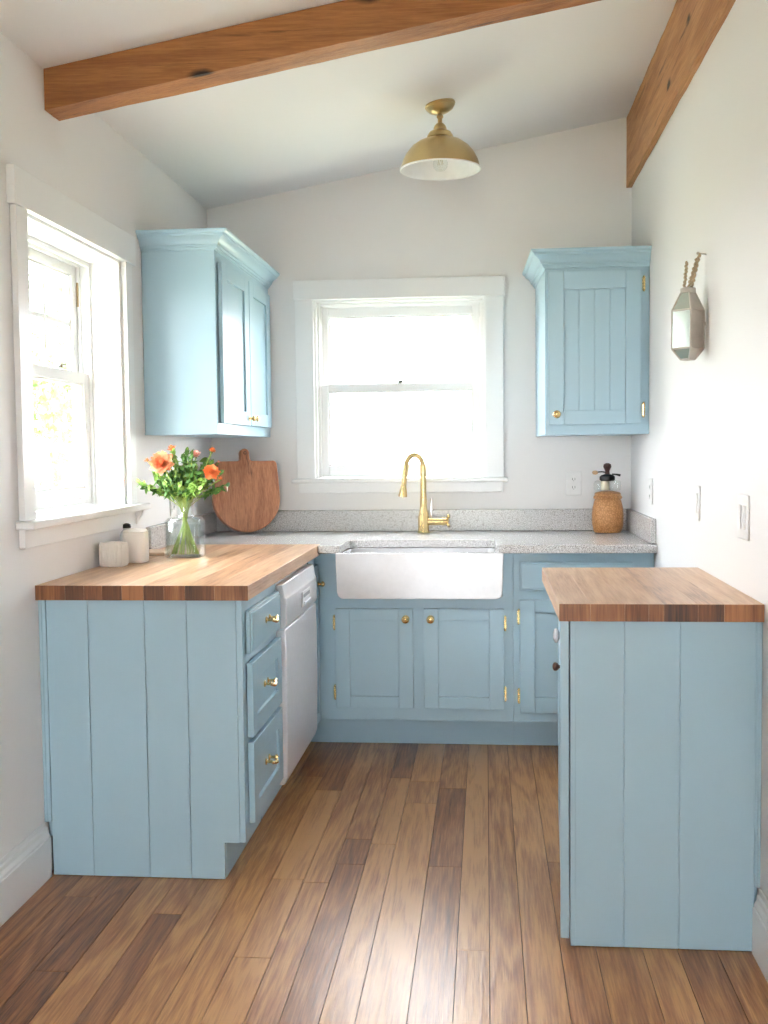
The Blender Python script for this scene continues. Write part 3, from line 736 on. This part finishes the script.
# ================================================================== OUTLETS AND SWITCHES
def plate(F, w, h, kind, label, cat, grp=None):
    nm = 'wall_outlet' if kind == 'outlet' else 'light_switch'
    r = thing(nm, label, cat, F.translation)
    m = MB(F); m.box(-w/2, -.006, -h/2, w/2, -.0006, h/2); m.build('cover_plate', M['plate'], r, bevel=.003)
    if kind == 'outlet':
        for s in (-1, 1):
            m = MB(F @ Matrix.Translation((0, -.006, s*.020))); m.box(-.016, -.002, -.013, .016, 0, .013); q = m.build('socket', M['plate'], r, bevel=.002)
            m = MB(F @ Matrix.Translation((0, -.008, s*.020))); m.box(-.007, -.0006, -.005, -.005, -.0001, .006); m.box(.005, -.0006, -.005, .007, -.0001, .006); m.box(-.0015, -.0006, -.010, .0015, -.0001, -.007); m.build('slots', M['slot'], q)
    else:
        n = 2 if w > .1 else 1
        for i in range(n):
            x = (i-(n-1)/2)*.046
            m = MB(F @ Matrix.Translation((x, -.006, 0))); m.box(-.016, -.003, -.033, .016, 0, .033); q = m.build('rocker', M['plate'], r, bevel=.002)
    return r
plate(Matrix.Translation((.425, YB, 1.139)), .074, .118, 'outlet', 'white duplex outlet on the back wall, between window and brown jar', 'outlet')
FRW = lambda y, z: Matrix.Translation((XR, y, z)) @ Matrix.Rotation(R(-90), 4, 'Z')
plate(FRW(4.63, 1.122), .074, .112, 'outlet', 'white outlet on the right wall, nearest the back corner', 'outlet')
plate(FRW(3.625, 1.124), .080, .116, 'switch', 'white single switch on the right wall, middle of its three wall plates', 'switch')
plate(FRW(2.99, 1.117), .125, .122, 'switch', 'white double switch on the right wall, nearest of its three wall plates', 'switch')
plate(Matrix.Translation((XL, 4.58, 1.090)) @ Matrix.Rotation(R(90), 4, 'Z'), .080, .118, 'outlet', 'white outlet on the left wall, seen behind the glass vase', 'outlet')

# ================================================================== COUNTER OBJECTS
# cutting board
tB = .040/1.13
Fb = Matrix.Translation((-1.140, 5.055, CT+.006)) @ Matrix.Rotation(R(27), 4, 'Z') @ Matrix.Rotation(R(-8), 4, 'X') @ Matrix.Scale(1.10, 4)
cb = thing('cutting_board', 'large round-bottomed wooden board with short handle leaning in the back left corner', 'cutting board', Fb.translation)
pl = arc(0, .155, .150, 180, 360, 28)
pl[0] = (-.150, .155)
pl += [(.147, .25)] + arc(.125, .300, .018, 0, 90, 5) + [(.035, .318), (.022, .322), (.020, .345)] + arc(0, .352, .021, -10, 190, 10) + [(-.020, .345), (-.022, .322), (-.035, .318)] + arc(-.118, .300, .018, 90, 180, 5) + [(-.145, .25)]
m = MB(Fb); m.prism(pl, -tB/2, tB/2, 'Y'); m.build('board', M['board'], cb, bevel=.005, seg=3)
m = MB(Fb); m.lathe([(.0075, 0), (.0075, .0012), (.0040, .0016), (.0040, .0)], (0, -tB/2-.0002, .353), 16, Matrix.Rotation(R(90), 4, 'X')); m.build('hanging_eye', M['darkwood'], cb)

# brown jar
jx, jy = .572, 5.125
jr = thing('storage_jar', 'tan stoneware jar in the right corner of the granite worktop', 'jar', (jx, jy, CT))
m = MB(); m.lathe([(0, 0), (.060, 0), (.066, .008), (.073, .04), (.074, .08), (.071, .115), (.063, .148), (.059, .158), (0, .158)], (jx, jy, CT+.0008), 40); m.build('body', M['stoneware'], jr)
m = MB(); m.lathe([(0, .158), (.064, .158), (.067, .164), (.064, .172), (.060, .175), (.062, .181), (.056, .188), (.03, .195), (0, .197)], (jx, jy, CT+.001), 40); m.build('lid', M['stoneware'], jr)
gz = CT+.199
gr = thing('coffee_mill', 'small glass and black iron hand mill with dark knob standing on the tan jar', 'mill', (jx, jy, gz))
m = MB(); m.lathe([(0, 0), (.022, 0), (.023, .004), (.019, .012), (.020, .045), (.0, .045)], (jx-.012, jy, gz), 24); m.build('mill_body', plain('cream_metal', srgb(214, 205, 180), .3, .4), gr)
m = MB(); m.lathe([(0, 0), (.024, 0), (.026, .006), (.026, .038), (.020, .046), (.0, .047)], (jx+.034, jy-.004, gz), 24); m.build('glass_cup', M['vase'], gr)
m = MB(); m.lathe([(0, 0), (.016, 0), (.018, .006), (.018, .036), (.010, .046), (.0, .047)], (jx-.048, jy-.004, gz), 24); m.build('glass_cup', M['vase'], gr)
m = MB(); m.lathe([(0, .044), (.030, .044), (.036, .050), (.036, .064), (.028, .072), (.012, .076), (0, .076)], (jx-.002, jy, gz), 24); m.build('iron_top', M['black'], gr)
m = MB(); m.lathe([(0, .075), (.012, .075), (.010, .09), (.013, .098), (.019, .110), (.017, .122), (.008, .128), (0, .128)], (jx-.002, jy, gz), 24); m.build('turned_knob', M['darkwood'], gr)
m = MB(); m.tube([(jx-.005, jy, gz+.084), (jx-.03, jy-.01, gz+.088), (jx-.052, jy-.014, gz+.086)], .003, 8); ck = m.build('crank', M['black'], gr)
m = MB(); m.sphere((jx-.060, jy-.014, gz+.084), .011, 1.3, 1, .9, 14); m.build('crank_grip', plain('pale_turned_wood', srgb(196, 160, 122), .4), ck)
m = MB(); m.tube([(jx+.02, jy, gz+.076), (jx+.04, jy-.005, gz+.074), (jx+.058, jy-.006, gz+.070)], [.003, .004, .006], 8); m.build('side_lever', M['black'], gr)

# canisters near the left window
def fluted(m, c, r, h, n=20, lid=False):
    prof = [(0, .0), (r*.95, 0), (r, .004), (r, h-.006), (r*.97, h), (r*.88, h), (r*.87, h-.012), (0, h-.012)]
    m.lathe(prof, c, 48, None, 5)
    for k in range(n):
        a = 2*math.pi*(k+.5)/n; ca, sa = math.cos(a), math.sin(a); kk = (abs(ca)**5+abs(sa)**5)**(-1/5)*r
        m.tube([(c[0]+ca*kk, c[1]+sa*kk, c[2]+.006), (c[0]+ca*kk, c[1]+sa*kk, c[2]+h-.008)], .0028, 6)
m = MB(); fluted(m, (-1.310, 3.665, CT+.001), .042, .084, 28)
tag(m.build('ceramic_pot', M['pottery'], origin=(-1.305, 3.665, CT)), 'short open off-white ribbed pot on the wooden worktop, nearest the window', 'pot')
p2 = thing('ceramic_canister', 'taller off-white lidded canister behind the short ribbed pot', 'canister', (-1.275, 3.80, CT))
m = MB(); fluted(m, (-1.275, 3.80, CT+.001), .041, .108, 0); m.build('body', M['pottery'], p2)
m = MB(); m.lathe([(0, 0), (.040, 0), (.041, .005), (.036, .010), (.012, .015), (0, .016)], (-1.275, 3.80, CT+.1085), 40, None, 4); m.build('lid', M['pottery'], p2)
p3 = thing('small_bottle', 'small pale bottle with black cap standing behind the white canisters', 'bottle', (-1.334, 3.905, CT))
m = MB(); m.lathe([(0, 0), (.024, 0), (.026, .006), (.026, .09), (.020, .105), (.013, .112), (.013, .118), (0, .118)], (-1.337, 3.885, CT+.001), 28); m.build('body', plain('pale_glaze', srgb(226, 230, 232), .2), p3)
m = MB(); m.lathe([(0, 0), (.015, 0), (.016, .004), (.014, .013), (.007, .017), (0, .018)], (-1.337, 3.885, CT+.1195), 24); m.build('cap', M['black'], p3)
p4 = thing('wooden_trivet', 'thin pale wooden slab by the wall between canisters and vase', 'trivet', (-1.295, 4.06, CT))
m = MB(Matrix.Translation((-1.292, 4.09, CT+.001)) @ Matrix.Rotation(R(8), 4, 'Z')); m.box(-.045, -.075, 0, .045, .075, .014); m.build('slab', plain('bleached_wood', srgb(214, 190, 164), .5), p4, bevel=.002)

# ---------- vase, water, flowers
vx, vy = -1.142, 3.985
def body_loop(m, loops):
    vs = [[m.bm.verts.new(p) for p in L] for L in loops]
    for A, B in zip(vs, vs[1:]):
        for i in range(len(A)): j = (i+1) % len(A); m.bm.faces.new([A[i], A[j], B[j], B[i]])
    return vs
def rq(hx, hy, r, z): return rrect(vx-hx, vy-hy, vx+hx, vy+hy, r, z, 6)
def outer(d=0):
    return [rq(.064-d, .050-d, .018, 0+d), rq(.069-d, .055-d, .020, .005+d), rq(.069-d, .055-d, .020, .138-d), rq(.060-d, .048-d, .024, .149-d),
            rq(.034-d, .034-d, .0335-d*.9, .154-d*.3), rq(.031-d, .031-d, .0305-d*.9, .162), rq(.031-d, .031-d, .0305-d*.9, .215), rq(.036-d, .036-d, .0355-d*.9, .230)]
m = MB(); L = [[(x, y, z+CT+.001) for x, y, z in q] for q in outer()]
Li = [[(x, y, z+CT+.001) for x, y, z in q] for q in outer(.004)][::-1]
vs = body_loop(m, L + Li); m.bm.faces.new(vs[0][::-1]); m.bm.faces.new(vs[-1])
tag(m.build('glass_vase', M['vase'], origin=(vx, vy, CT)), 'clear square-shouldered glass vase of cut flowers on the left worktop', 'vase')
m = MB(); q = [[(x, y, z+CT+.001) for x, y, z in a] for a in (rq(.0585, .0445, .014, .0052), rq(.0640, .0500, .016, .012), rq(.0640, .0500, .016, .128))]
vs = body_loop(m, q); m.bm.faces.new(vs[0][::-1]); m.bm.faces.new(vs[-1])
tag(m.build('water', M['water'], origin=(vx, vy, CT)), 'clear water filling the glass flower vase', 'water')

rnd = random.Random(11)
def petal(m, F, L_, W_, curl, n=4):
    rows = []
    for i in range(n+1):
        f_ = i/n; wd = W_*math.sin(math.pi*min(.98, .12+.80*f_)**.9)*.5
        z = curl*f_*f_*L_; y = L_*f_
        rows.append([m.bm.verts.new(m.M @ (F @ Vector((-wd, y, z+.15*wd)))), m.bm.verts.new(m.M @ (F @ Vector((0, y, z)))), m.bm.verts.new(m.M @ (F @ Vector((wd, y, z+.15*wd))))])
    for A, B in zip(rows, rows[1:]):
        m.bm.faces.new([A[0], A[1], B[1], B[0]]); m.bm.faces.new([A[1], A[2], B[2], B[1]])
def look(p, d):
    d = Vector(d).normalized(); q = Vector((0, 0, 1)).rotation_difference(d); return Matrix.Translation(p) @ q.to_matrix().to_4x4()
def stem_pts(head, i, lean=0):
    hx, hy, hz = head
    a = i*2.4; bx = vx + .045*math.cos(a) - (hx-vx)*.10; by = vy + .030*math.sin(a)
    bx = min(max(bx, vx-.05), vx+.05); by = min(max(by, vy-.036), vy+.036)
    nx, ny = vx + .017*math.cos(a+3), vy + .017*math.sin(a+3)
    P0 = Vector((bx, by, CT+.012)); P1 = Vector((nx, ny, CT+.19)); P2 = Vector((hx, hy, hz))
    out = []
    for k in range(9): f_ = k/8; out.append(P0.lerp(P1, f_))
    mid = Vector((nx + (nx-bx)*.35, ny+(ny-by)*.35, CT+.25)).lerp(P1.lerp(P2, .4), .6)
    for k in range(1, 9):
        f_ = k/8; out.append(P1*(1-f_)**2 + mid*2*f_*(1-f_) + P2*f_*f_)
    return out
def leafblade(m, p, d, L_, W_, n=5):
    d = Vector(d).normalized(); F = look(p, d) @ Matrix.Rotation(R(-90), 4, 'X') @ Matrix.Rotation(rnd.uniform(0, 6.28), 4, 'Y')
    rows = []
    for i in range(n+1):
        f_ = i/n; wd = W_*.5*math.sin(math.pi*f_**.8) + .0004; z = -.25*f_*f_*L_
        rows.append([m.bm.verts.new(F @ Vector((-wd, L_*f_, z+wd*.3))), m.bm.verts.new(F @ Vector((0, L_*f_, z))), m.bm.verts.new(F @ Vector((wd, L_*f_, z+wd*.3)))])
    for A, B in zip(rows, rows[1:]):
        m.bm.faces.new([A[0], A[1], B[1], B[0]]); m.bm.faces.new([A[1], A[2], B[2], B[1]])
def px2(px, py, dy=0):   # place in the bouquet plane, metres from photo offsets
    k = .003725; s_ = (vy+dy)/vy
    return ((px-184.6)*k + vx, vy+dy, CT + (556.5-py)*k*1.0 + .004)
FL_ = [(166.5, 461.5, -.05, .044, 'petal', 110, 'large peach bloom facing forward, left of the bouquet'),
       (216, 471.5, -.045, .030, 'petal2', 80, 'medium orange bloom at the right of the bouquet'),
       (197, 454, .0, .022, 'petal3', 40, 'pale pink bloom at the top middle of the bouquet'),
       (172, 447.5, .01, .018, 'petal2', 34, 'small orange bloom above the large peach one'),
       (214, 449.5, .0, .016, 'petal2', 30, 'small orange bloom at the top right of the bouquet'),
       (147.5, 458.5, -.01, .012, 'petal2', 12, 'small orange-yellow bud at the far left of the bouquet'),
       (224, 478, -.03, .012, 'petal2', 12, 'tiny orange bud beside the medium orange bloom'),
       (220.5, 461, -.0, .010, 'petal3', 10, 'tiny pink bud above the medium orange bloom')]
for i, (px, py, dy, r, mt, npet, lab) in enumerate(FL_):
    hp = Vector(px2(px, py, dy))
    fl = thing('cut_flower', lab + ', in the glass vase', 'flower', hp, 'flowers in the glass vase')
    face = Vector((.35*(hp.x-vx)/.08*.3 + .1, -1, .35)) if r > .025 else Vector(((hp.x-vx)*3, -.5, .9))
    F = look(hp, face)
    m = MB(F)
    for k in range(npet):
        f_ = (k/npet)**.65; a = k*2.39996
        el = R(80 - 84*f_**.9 + rnd.uniform(-7, 7))
        L_ = r*(.34 + .62*f_**.8)*rnd.uniform(.86, 1.1)
        Fp = Matrix.Rotation(a, 4, 'Z') @ Matrix.Translation((0, r*.12*f_, r*.30*(1-f_))) @ Matrix.Rotation(el, 4, 'X') @ Matrix.Rotation(R(rnd.uniform(-14, 14)), 4, 'Y')
        petal(m, Fp, L_, L_*.62, rnd.uniform(.25, .6))
    m.build('bloom', M[mt], fl, angle=60)
    m = MB(F); m.sphere((0, 0, r*.12), r*.22, 1, 1, .8, 10); m.build('flower_heart', M['petal2'], fl)
    m = MB(F); m.lathe([(0, -r*.35), (r*.16, -r*.3), (r*.3, -.001), (0, .0)], seg=10)
    for k in range(5): petal(m, Matrix.Rotation(k*1.256, 4, 'Z') @ Matrix.Rotation(R(-35), 4, 'X'), r*.7, r*.3, .3)
    m.build('calyx', M['leaf'], fl)
    m = MB(); sp = stem_pts(hp - face.normalized()*r*.3, i); m.tube(sp, [.0026]*9+[.0022]*8, 8); m.build('stem', M['stem'], fl)
# leafy sprigs
SP = [(140, 480), (136, 484), (150, 487), (148, 470), (158, 478), (160, 466), (178, 447), (182, 452), (190, 446), (188, 462), (200, 462), (206, 468), (205, 478),
      (226, 484), (222, 490), (214, 490), (209, 484), (225, 470), (200, 478), (190, 474), (178, 474), (170, 481), (196, 486), (176, 462), (184, 482), (208, 457), (164, 474), (186, 456), (194, 466), (170, 470), (202, 486), (180, 466), (217, 458), (156, 486), (196, 448), (168, 456), (212, 476)]
for i, (px, py) in enumerate(SP):
    dy = [-.05, .03, -.02, .05, -.035, .015][i % 6]
    hp = Vector(px2(px, py, dy))
    up_ = 'left' if px < 165 else ('right' if px > 203 else 'middle')
    s = thing('leafy_sprig', {'left': 'green leafy sprig fanning out at the left side of the bouquet', 'right': 'green leafy sprig fanning out at the right side of the bouquet',
              'middle': 'green leafy sprig in the dense middle of the bouquet'}[up_], 'greenery', hp, 'leafy sprigs, %s of the bouquet' % up_)
    sp = stem_pts(hp, i+20)
    if i % 3 == 2: sp = sp[8:]
    m = MB(); m.tube(sp, .0018, 6); m.build('stem', M['stem'], s)
    m = MB(); pts = sp[-7:]
    for k in range(34):
        f_ = k/33*(len(pts)-1); a = int(min(f_, len(pts)-2)); p = pts[a].lerp(pts[a+1], f_-a)
        dr = (pts[a+1]-pts[a]).normalized()
        side = Vector((rnd.uniform(-1, 1), rnd.uniform(-1, 1), rnd.uniform(-.4, .8))).normalized()
        if p.z < CT+.240: continue
        leafblade(m, p + side*rnd.uniform(0, .016), dr*.5 + side, rnd.uniform(.020, .040), rnd.uniform(.010, .019))
    leafblade(m, pts[-1], pts[-1]-pts[-2], .034, .016)
    m.build('leaves', M['leaf'] if i % 3 else M['leaf2'], s, angle=60)

# ================================================================== OUTSIDE TREES
def tree_mesh(name, n, rx, rz, seed, leaf=.09):
    r_ = random.Random(seed); m = MB()
    blobs = [(Vector((r_.uniform(-.5, .5)*rx, r_.uniform(-.5, .5)*rx, r_.uniform(-.45, .5)*rz)), r_.uniform(.35, .6)) for _ in range(9)]
    for _ in range(n):
        c_, s_ = r_.choice(blobs); d = Vector((r_.gauss(0, 1), r_.gauss(0, 1), r_.gauss(0, 1))).normalized()*r_.uniform(.6, 1)
        p = c_ + Vector((d.x*rx*s_, d.y*rx*s_, d.z*rz*s_))
        F = Matrix.Translation(p) @ Euler((r_.uniform(0, 6), r_.uniform(0, 6), r_.uniform(0, 6))).to_matrix().to_4x4()
        l = leaf*r_.uniform(.6, 1.3)
        m.bm.faces.new([m.bm.verts.new(F @ Vector(q)) for q in ((-l/2, 0, 0), (0, -l*.3, .1*l), (l/2, 0, 0), (0, l*.3, .1*l))])
    return m
for i, (x, y, h, rx, n, lab) in enumerate(((-5.6, 13.5, 2.6, 1.3, 2600, 'leafy green tree outside seen low through the left window'),
                                       (-7.6, 16.5, 4.4, 2.0, 3200, 'tall leafy green tree farther out beyond the left window'),
                                       (-1.15, 13.0, 1.1, .55, 700, 'small pale shrub outside the back window'))):
    t_ = thing('garden_tree' if i < 2 else 'garden_shrub', lab, 'tree' if i < 2 else 'shrub', (x, y, -.4))
    m = MB(); m.tube([(x, y, -.4), (x+.05, y, h*.4), (x-.03, y+.05, h*.75)], [.05*rx+.02, .035*rx+.01, .015], 10); m.build('trunk', M['bark'], t_)
    m = tree_mesh('c', n, rx, h*.45, i+5, .13 if i < 2 else .07)
    m2 = Matrix.Translation((x, y, h*.68 if i < 2 else h*.72))
    for v in m.bm.verts: v.co = m2 @ v.co
    m.build('crown', M['tree'], t_, smooth=False)
